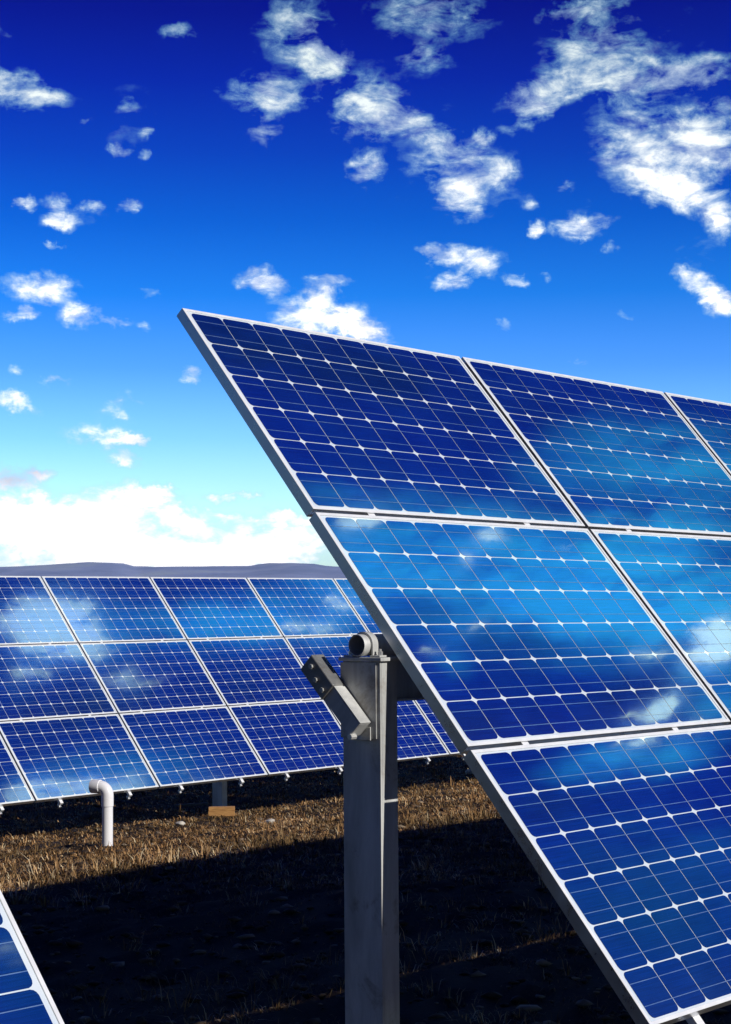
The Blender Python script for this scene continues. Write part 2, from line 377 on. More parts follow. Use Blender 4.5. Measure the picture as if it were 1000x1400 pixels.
def basis(p):       # local x along the row, y = towards the sun side, z up, origin at tube axis
    return Matrix.Translation(Vector(p)) @ Matrix([[UD[i], HD[i], (0, 0, 1)[i]] for i in range(3)]).to_4x4()
PWU, PWH = .043, .080    # half sizes of the post
def build_post(M, hgt, arm=True):
    # origin: tube axis above the post centre
    root = empty('support_post', M)
    top = -.052
    V = MB()
    # C section: web on the -x side, two flanges
    t = .008
    V.box(-PWU, -PWU + t, -PWH, PWH, -hgt, top, .002)
    V.box(-PWU + t + .0005, PWU, PWH - t, PWH - .0004, -hgt, top - .0006, .002)
    V.box(-PWU + t + .0005, PWU, -PWH + .0004, -PWH + t, -hgt, top - .0006, .002)
    colm = V.build('column', M_GALV, root)
    side = MB().box(-PWU - .0045, -PWU - .0015, -PWH - .006, PWH - .014, -.30, top - .004, .002).build('side_plate', M_GALV, root)
    cap = MB().box(-PWU - .010, PWU + .006, -PWH - .010, PWH + .012, top + .0008, top + .013, .002).build('cap_plate', M_GALV, root)
    # saddle strap over the tube
    sx = -PWU + .022; R1 = TR + .0015; R2 = TR + .008; wd = .014
    vs, fs = [], []
    K = 18
    ang = [math.pi * k / K for k in range(K + 1)]
    prof = [(-R2, top + .0135), ] + []
    path_o = [(math.cos(a) * R2, math.sin(a) * R2) for a in ang]; path_i = [(math.cos(a) * R1, math.sin(a) * R1) for a in ang]
    path_o = [(R2, top + .014)] + path_o + [(-R2, top + .014)]; path_i = [(R1, top + .014)] + path_i + [(-R1, top + .014)]
    for (yo, zo), (yi, zi) in zip(path_o, path_i):
        for x in (sx - wd, sx + wd): vs.append((x, yo, zo)); vs.append((x, yi, zi))
    n = len(path_o)
    for k in range(n - 1):
        a = 4 * k; b = a + 4
        fs += [(a, a + 2, b + 2, b), (a + 3, a + 1, b + 1, b + 3), (a + 1, a, b, b + 1), (a + 2, a + 3, b + 3, b + 2)]
    strap = mesh_obj('saddle_strap', vs, fs, M_GALV, root); auto_smooth(strap, 40)
    feet = []
    for s in (-1, 1):
        feet.append(MB().box(sx - wd - .006, sx + wd + .006, min(s * R1, s * (R2 + .034)), max(s * R1, s * (R2 + .034)), top + .0136, top + .020, .0015).build('strap_foot', M_GALV, root))
    bolts = []
    for s in (-1, 1):
        q = MB(); y = s * (R2 + .02); q.tube([(sx, y, top + .0205), (sx, y, top + .032)], .008, 6); q.tube([(sx, y, top + .032), (sx, y, top + .040)], .0045, 10)
        q.tube([(sx, y, top - .012), (sx, y, top - .002)], .008, 6)
        bolts.append(q.build('bolt', M_BOLT, root))
    reg(root, colm, side, cap, strap, *feet, *bolts)
    if arm:
        # slanted channel bolted on the side of the post, rising away from the sun
        a = rad(46); d = Vector((0, -math.cos(a), math.sin(a))); nn = Vector((0, math.sin(a), math.cos(a)))
        org = Vector((-PWU - .036, .026, -.268))
        Ma = Matrix.Translation(org) @ Matrix([[1, d.x, nn.x], [0, d.y, nn.y], [0, d.z, nn.z]]).to_4x4()
        ar = bpy.data.objects.new('brace_arm', None)
        q = MB(); LA = .285; hw = .026; hh = .032
        q.box(-hw, hw, 0, LA, hh - .005, hh, .0015)                     # lit top web
        q.box(-hw, -hw + .005, 0, LA, -hh, hh - .0056, .0015)
        q.box(hw - .005, hw, 0, LA, -hh, hh - .0056, .0015)
        q.box(-hw + .0055, hw - .0055, .0, .004, -hh, hh - .006, .001)
        b = q.build('brace_arm', M_GALV, root); b.matrix_local = Ma
        for pt in []: pass
        endp = MB().box(-hw - .008, hw + .002, LA - .125, LA + .012, -hh - .003, hh + .004, .004).build('end_shoe', M_DARK, b)
        bl = []
        for (yy, zz) in ((LA - .062, -.006), (LA - .105, -.008), (LA - .018, .010)):
            bl.append(MB().tube([(-hw - .016, yy, zz), (-hw + .001, yy, zz)], .0085, 6).build('bolt', M_BOLTG, b))
        bl.append(MB().tube([(-hw - .006, -.004, -.030), (-hw + .02, -.004, -.030)], .010, 8).build('bolt', M_BOLT, b))
        gus = MB().box(-PWU - .0095, -PWU - .0048, -.045, .045, -.305, -.262, .0015).build('gusset', M_GALV, root)
        reg(root, b, gus); reg(b, endp, *bl)
    return root
def post_origin(R, T, u): return R @ np.array([u * S, TV * S, TW * S]) + T
U_POST0 = TU + (.022 + PWU) / S
posts = []
p = post_origin(RF, TF, U_POST0); gz = float(ground_z(p[0], p[1]))
post = build_post(basis(p), p[2] - gz + .35); set_props(post, 'large grey steel post with tube clamp and slanted brace arm', 'support post', 'support posts')
def extra_post(R, T, u, label):
    p = post_origin(R, T, u); g = float(ground_z(p[0], p[1])); o = copy_tree(post); o.matrix_world = basis(p)
    set_props(o, label, 'support post', 'support posts')
for k in range(1, 5): extra_post(RF, TF, U_POST0 + 25 * k, 'steel post under the near array beyond the right picture edge')
extra_post(RF, TF, U_N + 8.5, 'steel post under the neighbouring array beyond the left picture edge')
for u, lb in ((-4, 'far array post beyond the left picture edge'), (22.5, 'dark far array post in the shade, behind the timber offcut'), (39.5, 'far array post hidden behind the near steel post'), (56, 'far array post hidden behind the near array'), (73, 'far array post hidden behind the near array')):
    extra_post(RB, TB, u, lb)
# dark cross beam behind the tube
pb = post_origin(RF, TF, U_POST0)
bm_ = empty('cross_beam', basis(pb), 'dark steel channel beam under the near array just right of the post head', 'beam')
q = MB(); q.box(PWU + .03, 2.2, -.062, -.055, -.190, .02, .002); q.box(PWU + .03, 2.2, -.0545, -.010, -.190, -.183, .002)
q.build('web', M_GALV, bm_)

# ---------------------------------------------------------------- white pipe, timber, stones
g = hit(147, 1160)
pr = .049
pipe = empty('vent_pipe', Matrix.Translation(Vector((g[0], g[1], g[2]))), 'white plastic pipe with elbow standing in dry grass before the far array', 'vent pipe')
ztop = .475
K = 8; bend = [(-.075 + .075 * math.cos(t), 0, ztop + .075 * math.sin(t)) for t in [math.pi / 2 * k / K for k in range(K + 1)]]
dirL = np.array([-.93, .36, 0]); 
def turn(p): return (p[0] * -dirL[0], p[0] * -dirL[1], p[2])
auto_smooth(MB().tube([(0, 0, -.25), (0, 0, ztop - .05)], pr, 28).build('riser', M_PVC, pipe), 40)
auto_smooth(MB().tube([(0, 0, ztop - .10), (0, 0, ztop - .098), (0, 0, ztop)] + [turn(b) for b in bend[1:]], pr + .006, 28, rr=[pr + .002, pr + .006] + [pr + .006] * 9).build('elbow', M_PVC, pipe), 40)
e0 = np.array(turn((-.075, 0, ztop + .075)))
auto_smooth(MB().hollow(e0 + dirL * .085, e0 + dirL * -.002, pr + .013, .006, 28).build('elbow_socket', M_PVC, pipe), 40)
g = hit(303, 1117)
tb = empty('timber_offcut', Matrix.Translation(Vector((g[0], g[1], g[2] + .01))) @ Matrix.Rotation(rad(4), 4, 'Z'), 'short pale orange timber offcut lying in the shade edge under the far array', 'timber')
q = MB(); q.box(-.150, .150, -.05, .05, 0, .058, .004); q.build('lower_plank', M_WOOD, tb)
q = MB(); q.box(-.146, .152, -.046, .05, .060, .105, .004).build('upper_plank', M_WOOD, tb)
g2 = hit(262, 1108)
q = MB().box(-.20, .20, -.02, .02, 0, .03, .004); o = q.build('thin_batten', M_CONC); o.matrix_world = Matrix.Translation(Vector((g2[0], g2[1], g2[2] + .05))) @ Matrix.Rotation(rad(-3), 4, 'Y')
set_props(o, 'thin dark batten lying left of the timber offcut', 'batten')
def stone(px, py, r, label):
    g = hit(px, py); import bmesh
    bm = bmesh.new(); bmesh.ops.create_icosphere(bm, subdivisions=3, radius=1)
    ph = random.random() * 9
    for v in bm.verts:
        c = v.co; k = 1 + .16 * math.sin(3 * c.x + ph) + .12 * math.sin(5 * c.y + 2 * ph) * math.cos(4 * c.z)
        v.co = Vector((c.x * k * r * 1.3, c.y * k * r, c.z * k * r * .65))
    me = bpy.data.meshes.new('stone'); bm.to_mesh(me); bm.free(); me.materials.append(M_STONE)
    me.polygons.foreach_set('use_smooth', [True] * len(me.polygons))
    o = bpy.data.objects.new('stone', me); col.objects.link(o); o.location = (g[0], g[1], g[2] + r * .35); o.rotation_euler = (0, 0, ph)
    set_props(o, label, 'stone', 'pale stones in the grass')
stone(369, 1126, .045, 'small pale stone in the dry grass halfway between the timber and the steel post')
stone(643, 1058, .060, 'pale stone beside the lower left frame of the near array')
stone(246, 1128, .040, 'small pale stone in the grass left of the timber offcut')

# ---------------------------------------------------------------- ground, grass, hills
n = 420
t = np.linspace(-1, 1, n)
wx = np.sign(t) * (np.abs(t) * 14 + (np.exp(np.abs(t) * 8.5) - 1) * 6000 / math.exp(8.5))
gx, gy = np.meshgrid(wx, wx + 14, indexing='xy')
gzv = ground_z(gx, gy)
gzv = gzv + rng.normal(0, .016, gzv.shape) * np.exp(-(np.hypot(gx, gy) / 26.0) ** 2)
V = np.stack([gx.ravel(), gy.ravel(), gzv.ravel()], 1)
ii, jj = np.meshgrid(np.arange(n - 1), np.arange(n - 1), indexing='xy'); a = (jj * n + ii).ravel()
Q = np.stack([a, a + 1, a + n + 1, a + n], 1)
def np_mesh(name, V, Q, m, tri=None):
    me = bpy.data.meshes.new(name); me.vertices.add(len(V)); me.vertices.foreach_set('co', V.astype(np.float32).ravel())
    loops = Q.ravel(); me.loops.add(len(loops)); me.loops.foreach_set('vertex_index', loops.astype(np.int32))
    k = Q.shape[1]; me.polygons.add(len(Q)); me.polygons.foreach_set('loop_start', (np.arange(len(Q)) * k).astype(np.int32))
    try: me.polygons.foreach_set('loop_total', np.full(len(Q), k, np.int32))
    except Exception: pass
    me.update(); me.validate(); me.materials.append(m); o = bpy.data.objects.new(name, me); col.objects.link(o); return o
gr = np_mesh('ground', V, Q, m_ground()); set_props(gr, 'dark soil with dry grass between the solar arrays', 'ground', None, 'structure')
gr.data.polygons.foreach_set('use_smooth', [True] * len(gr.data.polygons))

def blades(nb, dmin, dmax, half, hmin, hmax, lean, wid, keep, tint):
    d = dmin * (dmax / dmin) ** rng.random(nb)
    ax = (rng.random(nb) * 2 - 1) * half
    x = d * np.sin(ax); y = d * np.cos(ax)
    k = keep(x, y); x, y, d = x[k], y[k], d[k]; m = len(x)
    z = ground_z(x, y)
    h = (hmin + (hmax - hmin) * rng.random(m) ** 1.6)
    th = rng.random(m) * 2 * math.pi; ln = lean[0] + (lean[1] - lean[0]) * rng.random(m)
    dx, dy = np.cos(th), np.sin(th)
    w = wid * (.6 + .8 * rng.random(m)) * np.clip(d / 14, .7, 1.8); px, py = -dy * w / 2, dx * w / 2
    pts = np.zeros((m, 5, 3))
    base = np.stack([x, y, z - .01], 1)
    def at(f, s):
        r = h * np.sin(ln * f) * f; zz = h * np.cos(ln * f) * f
        return np.stack([x + dx * r + s * px, y + dy * r + s * py, z + zz - .01], 1)
    pts[:, 0] = base + np.stack([px, py, 0 * px], 1); pts[:, 1] = base - np.stack([px, py, 0 * px], 1)
    pts[:, 2] = at(.55, -.8); pts[:, 3] = at(.55, .8); pts[:, 4] = at(1.0, 0)
    return pts, tint(x, y, m)
def vis(x, y):       # leave out what the arrays hide for good
    return np.ones(len(x), bool)
lowf = lambda x, y: np.sin(x * 1.3 + 2.1 * np.sin(y * .45)) * np.sin(y * .9 + 1.7 * np.sin(x * .7))
sets = []
sets.append(blades(230000, 12.5, 34, .30, .022, .080, (.7, 1.52), .0075, lambda x, y: rng.random(len(x)) < .55 + .4 * lowf(x, y) + np.clip((np.hypot(x, y) - 14) * .25, -.45, .5), lambda x, y, m: np.clip(.46 + .27 * rng.standard_normal(m) + .14 * lowf(x * 2, y * 2), 0, 1)))
sets.append(blades(60000, 7.2, 15, .30, .02, .07, (1.1, 1.55), .005, lambda x, y: rng.random(len(x)) < .35 + .5 * lowf(x * 1.7, y * 2.1), lambda x, y, m: np.clip(.30 + .25 * rng.standard_normal(m), 0, 1)))
sets.append(blades(5000, 12.5, 30, .30, .08, .18, (.3, 1.2), .006, lambda x, y: lowf(x * 2.3, y * 1.9) > .2, lambda x, y, m: np.clip(.6 + .2 * rng.standard_normal(m), 0, 1)))
# sparse tufts in the foreground
tc_ = []
for _ in range(170):
    d = 7.5 * (15 / 7.5) ** rng.random(); a_ = (rng.random() * 2 - 1) * .26; tc_.append((d * math.sin(a_), d * math.cos(a_), .5 + rng.random()))
for px in range(230, 800, 9):
    yy = 820 + .232 * (2620 - px) + rng.normal(0, 9)
    if rng.random() < .75: h_ = hit(px + rng.normal(0, 5), yy); tc_.append((h_[0], h_[1], .7 + .9 * rng.random()))
for k in range(16):
    h_ = hit(560 + 12 * k * .9, 1352 + 4.2 * k + rng.normal(0, 6)); tc_.append((h_[0], h_[1], 1.1))
for (x_, y_) in ((345, 1225), (338, 1235), (350, 1240), (378, 1186), (338, 1188), (245, 1372), (265, 1360)):
    h_ = hit(x_, y_); tc_.append((h_[0], h_[1], 1.4))
for uu in np.arange(10, 75, .8):     # straw along the thread of sun that slips through the lower joint of the array
    G_ = PF(uu, 12.48); kk = 1.0
    for _ in range(40):
        X_ = G_ - SUN * kk; kk += (X_[2] - float(ground_z(X_[0], X_[1]))) / SUN[2]
    if rng.random() < .8: tc_.append((X_[0] + rng.normal(0, .05), X_[1] + rng.normal(0, .05), .8 + .9 * rng.random()))
tufts = np.array(tc_)
def tuft_blades(per, hmin, hmax, wid):
    m = len(tufts) * per; c = np.repeat(tufts, per, 0)
    r = rng.random(m) * .07 * c[:, 2]; th = rng.random(m) * 2 * math.pi
    x = c[:, 0] + r * np.cos(th); y = c[:, 1] + r * np.sin(th); z = ground_z(x, y)
    h = (hmin + (hmax - hmin) * rng.random(m) ** 1.5) * c[:, 2]; ln = .35 + 1.15 * rng.random(m); dx, dy = np.cos(th), np.sin(th)
    w = wid * (.6 + .8 * rng.random(m)); px, py = -dy * w / 2, dx * w / 2
    pts = np.zeros((m, 5, 3)); o = np.stack([x, y, z - .01], 1); q = np.stack([px, py, 0 * px], 1)
    pts[:, 0] = o + q; pts[:, 1] = o - q
    for i, f, s in ((2, .55, -.8), (3, .55, .8), (4, 1.0, 0)):
        pts[:, i] = np.stack([x + dx * h * np.sin(ln * f) * f + s * px, y + dy * h * np.sin(ln * f) * f + s * py, z + h * np.cos(ln * f) * f - .01], 1)
    return pts, np.clip(.72 + .25 * rng.standard_normal(m), 0, 1)
sets.append(tuft_blades(16, .03, .11, .004))
cl_ = []
for _ in range(2600):
    d = 12.5 * (30 / 12.5) ** rng.random(); a_ = (rng.random() * 2 - 1) * .27; x_, y_ = d * math.sin(a_), d * math.cos(a_)
    if lowf(x_ * 3.1, y_ * 2.7) > -.25: cl_.append((x_, y_, .6 + 1.1 * rng.random() ** 2))
tufts = np.array(cl_); sets.append(tuft_blades(22, .025, .075, .008))
tc2 = []
for px in range(-40, 760, 6):       # ragged taller tufts where the array's shadow ends
    yy = 1212 - .158 * px + abs(rng.normal(0, 16)) - 4; h_ = hit(px + rng.normal(0, 4), yy); tc2.append((h_[0], h_[1], 1.0 + 1.2 * rng.random()))
tufts = np.array(tc2); sets.append(tuft_blades(20, .04, .12, .008))
pts = np.concatenate([s_[0] for s_ in sets]); tint = np.concatenate([s_[1] for s_ in sets]); m = len(pts)
b0 = np.arange(m) * 5
T3 = np.concatenate([np.stack([b0, b0 + 1, b0 + 2], 1), np.stack([b0, b0 + 2, b0 + 3], 1), np.stack([b0 + 3, b0 + 2, b0 + 4], 1)])
go = np_mesh('dry_grass', pts.reshape(-1, 3), T3, m_grass())
at = go.data.attributes.new('tint', 'FLOAT', 'POINT'); at.data.foreach_set('value', np.repeat(tint, 5).astype(np.float32))
set_props(go, 'short dry tan grass and straw on the soil between the arrays', 'grass', None, 'stuff')

# soil clods
nc = 5200
d = 7.5 * (30 / 7.5) ** rng.random(nc); a_ = (rng.random(nc) * 2 - 1) * .28; x = d * np.sin(a_); y = d * np.cos(a_)
oc = np.array([(1, 0, 0), (-1, 0, 0), (0, 1, 0), (0, -1, 0), (0, 0, 1), (0, 0, -1), (.6, .6, .5), (-.6, .6, .5), (-.6, -.6, .5), (.6, -.6, .5)], float)
of = np.array([(6, 4, 9), (6, 9, 0), (6, 0, 2), (6, 2, 7), (6, 7, 4), (8, 4, 7), (8, 7, 1), (8, 1, 3), (8, 3, 9), (8, 9, 4), (9, 3, 0), (7, 2, 1), (0, 3, 5), (3, 1, 5), (1, 2, 5), (2, 0, 5)])
r = .008 + .030 * rng.random(nc) ** 3
P3 = oc[None] * r[:, None, None] * (.7 + .6 * rng.random((nc, 10, 1))) * np.stack([1 + .6 * rng.random(nc), np.ones(nc), np.full(nc, .65)], 1)[:, None, :]
P3 += np.stack([x, y, ground_z(x, y) + r * .3], 1)[:, None, :]
TF_ = (of[None] + (np.arange(nc) * 10)[:, None, None]).reshape(-1, 3)
m_c, nt_c, b_c = mat('soil_clod'); L(nt_c, ramp(nt_c, N(nt_c, 'ShaderNodeNewGeometry').outputs['Random Per Island'], [(0, (.02, .014, .009)), (.7, (.09, .058, .032)), (1, (.26, .20, .14))]), b_c.inputs['Base Color']); b_c.inputs['Roughness'].default_value = .95
cl_o = np_mesh('soil_clods', P3.reshape(-1, 3), TF_, m_c); set_props(cl_o, 'scattered brown soil clods and pebbles between the grass', 'soil', None, 'stuff')

# hills: a long ridge 3.5 km away
def ridge_y(x):      # crest in photo pixels
    pts_ = [(-900, 778), (-400, 774), (0, 776), (60, 773.5), (100, 771), (150, 770.5), (168, 771.5), (185, 777), (230, 775.5), (300, 775), (340, 775), (370, 772.5), (400, 770.8), (425, 772), (445, 775), (520, 776), (700, 771), (1000, 775), (1500, 768), (2200, 777)]
    return np.interp(x, [p_[0] for p_ in pts_], [p_[1] for p_ in pts_])
nx, ny = 260, 26
D0 = 3500.0
V = np.zeros((ny, nx, 3))
pxs = np.linspace(-1500, 2500, nx)
for j in range(ny):
    f = j / (ny - 1); prof_ = math.sin(math.pi * min(f / .55, 1) / 2) if f < .55 else math.cos(math.pi * (f - .55) / .45 / 2)
    dist = D0 * (.80 + .55 * f)
    r = np.array([ray(x, 836) for x in pxs]); r[:, 2] = 0; r /= np.linalg.norm(r, axis=1)[:, None]
    crest = np.array([ray(x, ridge_y(x))[2] / np.hypot(*ray(x, ridge_y(x))[:2]) for x in pxs]) * D0 * (.80 + .55 * .55)
    wob = 3 * np.sin(pxs / 37 + j * .9) + 2 * np.sin(pxs / 13 + 2.2 * j)
    if .45 < f < .62: wob *= .12
    V[j, :, 0] = r[:, 0] * dist; V[j, :, 1] = r[:, 1] * dist; V[j, :, 2] = -6 + (crest + 6) * prof_ + wob * prof_
ii, jj = np.meshgrid(np.arange(nx - 1), np.arange(ny - 1), indexing='xy'); a = (jj * nx + ii).ravel()
hl = np_mesh('hills', V.reshape(-1, 3), np.stack([a, a + 1, a + nx + 1, a + nx], 1), m_hill()); set_props(hl, 'low heath hills on the horizon, bluish haze put into their colour', 'hills', None, 'structure')
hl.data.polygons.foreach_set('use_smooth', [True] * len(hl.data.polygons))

# ---------------------------------------------------------------- sky
w = bpy.data.worlds.new('World'); sc.world = w; w.use_nodes = True; nt = w.node_tree
bg = nt.nodes['Background']
sky = N(nt, 'ShaderNodeTexSky', sky_type='NISHITA', sun_disc=False)
sky.sun_elevation = SUN_EL; sky.sun_rotation = math.atan2(SUN[0], SUN[1])
tc = N(nt, 'ShaderNodeTexCoord'); D = tc.outputs['Generated']
def azel(D):
    s = N(nt, 'ShaderNodeSeparateXYZ'); L(nt, D, s.inputs[0])
    a = N(nt, 'ShaderNodeMath', operation='ARCTAN2'); L(nt, s.outputs[0], a.inputs[0]); L(nt, s.outputs[1], a.inputs[1])
    e = N(nt, 'ShaderNodeMath', operation='ARCSINE'); L(nt, s.outputs[2], e.inputs[0])
    c = N(nt, 'ShaderNodeCombineXYZ'); L(nt, a.outputs[0], c.inputs[0]); L(nt, e.outputs[0], c.inputs[1]); return c.outputs[0], e.outputs[0], s
AE, EL, SEP = azel(D)
def dirp(x, y):
    r = ray(x, y); r = r / np.linalg.norm(r); return math.atan2(r[0], r[1]), math.asin(r[2])
def blob_sum(vec, lst, acc=None, spread=1.45):
    sp = N(nt, 'ShaderNodeSeparateXYZ'); L(nt, vec, sp.inputs[0])
    for (x, y, rx, ry, ang, wt) in lst:
        # the running sum rides along in z (scaled away below) so that the blobs are evaluated one after the other
        cb = N(nt, 'ShaderNodeCombineXYZ'); L(nt, sp.outputs[0], cb.inputs[0]); L(nt, sp.outputs[1], cb.inputs[1])
        if acc is not None: L(nt, acc, cb.inputs[2])
        vec = cb.outputs[0]
        a, e = dirp(x, y)
        mp = N(nt, 'ShaderNodeMapping', vector_type='TEXTURE')
        mp.inputs['Location'].default_value = (a, e, 0); mp.inputs['Rotation'].default_value = (0, 0, rad(-ang)); mp.inputs['Scale'].default_value = (rx / F, ry / F, 1e6)
        L(nt, vec, mp.inputs[0])
        ln = N(nt, 'ShaderNodeVectorMath', operation='LENGTH'); L(nt, mp.outputs[0], ln.inputs[0])
        v = mrange(nt, ln.outputs['Value'], spread, .15, 0, 1, True)
        ma = N(nt, 'ShaderNodeMath', operation='MULTIPLY_ADD'); L(nt, v, ma.inputs[0]); ma.inputs[1].default_value = wt
        if acc is not None: L(nt, acc, ma.inputs[2])
        else: ma.inputs[2].default_value = 0
        acc = ma.outputs[0]
    return acc
CL = [(560, 110, 120, 60, 10, 0.16), (840, 60, 150, 55, -5, 0.17), (900, 150, 120, 45, 10, 0.15), (620, 255, 110, 50, 0, 0.15), (390, 90, 80, 60, 0, 0.15), (760, 285, 110, 40, 0, 0.13), (175, 165, 55, 55, 10, 0.17), (95, 290, 110, 30, 0, 0.15), (70, 410, 90, 34, 0, 0.13), (960, 360, 60, 50, 30, 0.16), (150, 570, 60, 40, 0, 0.13), (640, 360, 90, 36, 0, 0.13), (430, 410, 90, 40, 5, 0.15),
   # x, y, rx, ry, angle (clockwise on the photo), weight
 (30, 125, 62, 26, 8, 1), (405, 35, 50, 42, 20, .62), (445, 82, 34, 24, 30, .9), (372, 128, 62, 22, 4, .85), (362, 172, 26, 22, 0, .6),
 (508, 152, 58, 38, 15, .95), (497, 232, 26, 20, -25, .75), (590, 18, 78, 32, 5, .7), (580, 78, 32, 16, 0, .5), (630, 222, 70, 30, 8, .8), (628, 264, 32, 26, 15, 1.1),
 (590, 182, 38, 18, 35, .8), (660, 188, 12, 10, 0, .7), (742, 130, 52, 24, -14, 1.05), (815, 78, 66, 44, 0, .85), (880, 112, 62, 24, -8, .7), (958, 98, 48, 20, -10, .65),
 (795, 14, 60, 14, -4, .7), (905, 205, 92, 48, 14, 1.0), (935, 262, 70, 26, 16, 1.1), (985, 300, 24, 20, 30, .9), (975, 180, 50, 36, 0, .8), (720, 165, 40, 12, -20, .5),
 (598, 345, 34, 15, 8, 1.0), (655, 356, 30, 18, 10, .95), (622, 383, 26, 12, -20, .9), (707, 382, 18, 8, 8, .9), (797, 308, 40, 14, -6, .9), (737, 315, 10, 9, 0, .9), (690, 238, 22, 16, -30, .6), (768, 258, 16, 6, 0, .5), (722, 280, 12, 9, 30, .5),
 (970, 398, 44, 16, 35, 1.0), (932, 372, 18, 10, 0, .7), (985, 418, 22, 16, 0, .9), (840, 338, 12, 10, 0, .5),
 (55, 394, 44, 22, 6, 1.0), (30, 432, 22, 8, 0, 1.0), (114, 432, 28, 16, -8, 1.0), (160, 440, 26, 8, 6, .9), (203, 448, 10, 9, 0, .6),
 (85, 300, 24, 13, 10, .85), (78, 277, 18, 10, 0, .65), (33, 281, 13, 9, 0, .85), (124, 277, 13, 11, -20, .8), (176, 281, 16, 9, 0, .8), (75, 333, 14, 4, 0, .5),
 (362, 388, 34, 18, 12, 1.0), (440, 402, 24, 14, 0, 1.15), (450, 436, 64, 22, 8, 1.3), (492, 452, 40, 14, 18, 1.2), (446, 381, 30, 8, 0, .7),
 (76, 518, 18, 9, -5, .95), (20, 550, 32, 12, 15, 1.1), (262, 506, 14, 12, 0, .95), (262, 520, 18, 6, 0, .6), (20, 505, 12, 8, 0, .5),
 (145, 598, 48, 12, 4, 1.15), (188, 600, 22, 9, 10, 1.15), (172, 629, 22, 13, 18, 1.15), (155, 552, 16, 12, 10, .6), (182, 545, 10, 10, 0, .55), (165, 570, 12, 5, 0, .5),
 (110, 738, 205, 52, 3, 1.7), (60, 712, 90, 36, 0, 1.0), (215, 672, 26, 9, 0, 1.2), (180, 676, 60, 16, 0, 1.2), (60, 648, 16, 8, 0, .8), (20, 652, 46, 16, 0, .8), (250, 705, 40, 18, 20, 1.1), (298, 680, 22, 9, 8, 1.1), (340, 675, 18, 6, 0, 1.1), (310, 708, 26, 9, 10, 1.0), (380, 740, 86, 32, -4, 1.35), (400, 706, 40, 10, 10, 1.0), (300, 765, 160, 18, 0, 1.1),
 (242, 42, 26, 10, -12, .5), (175, 148, 16, 8, 0, .5), (200, 177, 14, 8, -20, .45), (160, 204, 14, 7, 10, .5), (200, 216, 9, 8, 30, .5), (5, 45, 18, 10, 0, .3), (120, 168, 9, 5, 0, .4),
 (205, 400, 16, 10, 0, .4), (855, 430, 12, 6, 0, .5), (750, 375, 8, 8, 0, .5), (685, 442, 9, 9, 0, .5), (790, 495, 26, 5, 0, .45),
]
wpn = N(nt, 'ShaderNodeTexNoise'); wpn.inputs['Scale'].default_value = F / 34; wpn.inputs['Detail'].default_value = 6; wpn.inputs['Roughness'].default_value = .62; L(nt, D, wpn.inputs['Vector'])
def warp(vec, amp):
    q = N(nt, 'ShaderNodeVectorMath', operation='MULTIPLY_ADD'); L(nt, wpn.outputs[1], q.inputs[0]); q.inputs[1].default_value = (amp * 1.2, amp, 0)
    c = N(nt, 'ShaderNodeVectorMath', operation='SUBTRACT'); L(nt, vec, c.inputs[0]); c.inputs[1].default_value = (amp * .6, amp * .5, 0); L(nt, c.outputs[0], q.inputs[2]); return q.outputs[0]
acc = blob_sum(warp(AE, 44 / F), [(x, y, rx * .96, ry * .98, a_, w_) for x, y, rx, ry, a_, w_ in CL], spread=1.6)
# clouds and thin veils in the part of the sky the panels mirror: the same bearings, folded about the panels' face
nrm = -RF[:, 2]
rf = N(nt, 'ShaderNodeVectorMath', operation='REFLECT'); L(nt, D, rf.inputs[0]); rf.inputs[1].default_value = tuple(nrm)
AE2, _, _ = azel(rf.outputs[0])
CR = [(678, 738, 34, 12, 15, 1.0), (480, 716, 50, 9, 5, 1.8), (770, 748, 30, 8, 0, .5), (640, 770, 20, 14, 50, .35), (630, 862, 34, 8, -8, .6), (590, 890, 22, 8, 0, .5),
 (905, 968, 22, 14, -30, .85), (870, 985, 30, 10, 0, .5), (985, 880, 46, 24, 10, 1.6), (960, 900, 30, 10, 0, .7), (880, 895, 36, 6, 0, .55), (880, 1012, 50, 10, -5, .6), (950, 1002, 30, 9, 0, .6),
 (30, 812, 70, 26, 0, 1.5), (62, 848, 70, 18, 5, 1.4), (100, 840, 16, 20, 0, .6), (10, 885, 40, 8, 0, .6), (440, 800, 40, 8, 10, .75), (375, 835, 16, 10, 0, .5), (340, 845, 18, 10, 0, .5),
 (110, 1045, 110, 26, -6, .62), (10, 1040, 40, 20, 0, .7), (240, 1050, 70, 14, -6, .5), (150, 890, 60, 16, 0, .5), (20, 1310, 30, 22, 0, .6), (410, 830, 50, 12, 0, .4)]
AE2W = warp(AE2, 34 / F)
accr = blob_sum(AE2W, CR)
sv = N(nt, 'ShaderNodeMapping'); sv.inputs['Scale'].default_value = (F / 100 * .62, F / 100 * 1.2, 1); L(nt, AE, sv.inputs[0])
f1 = noise(nt, sv.outputs[0], 2.1, 9, .60, .5)
f2 = noise(nt, sv.outputs[0], 6.0, 6, .62, .4)
fm = N(nt, 'ShaderNodeMath', operation='MULTIPLY_ADD'); L(nt, f2, fm.inputs[0]); fm.inputs[1].default_value = .34
f1s = N(nt, 'ShaderNodeMath', operation='MULTIPLY'); L(nt, f1, f1s.inputs[0]); f1s.inputs[1].default_value = .66; L(nt, f1s.outputs[0], fm.inputs[2])
far_n = noise(nt, D, 5.0, 7, .6, .3)
azs = N(nt, 'ShaderNodeMath', operation='ABSOLUTE'); sa = N(nt, 'ShaderNodeSeparateXYZ'); L(nt, AE, sa.inputs[0]); L(nt, sa.outputs[0], azs.inputs[0])
m1 = mrange(nt, azs.outputs[0], .24, .34, 0, 1, True)
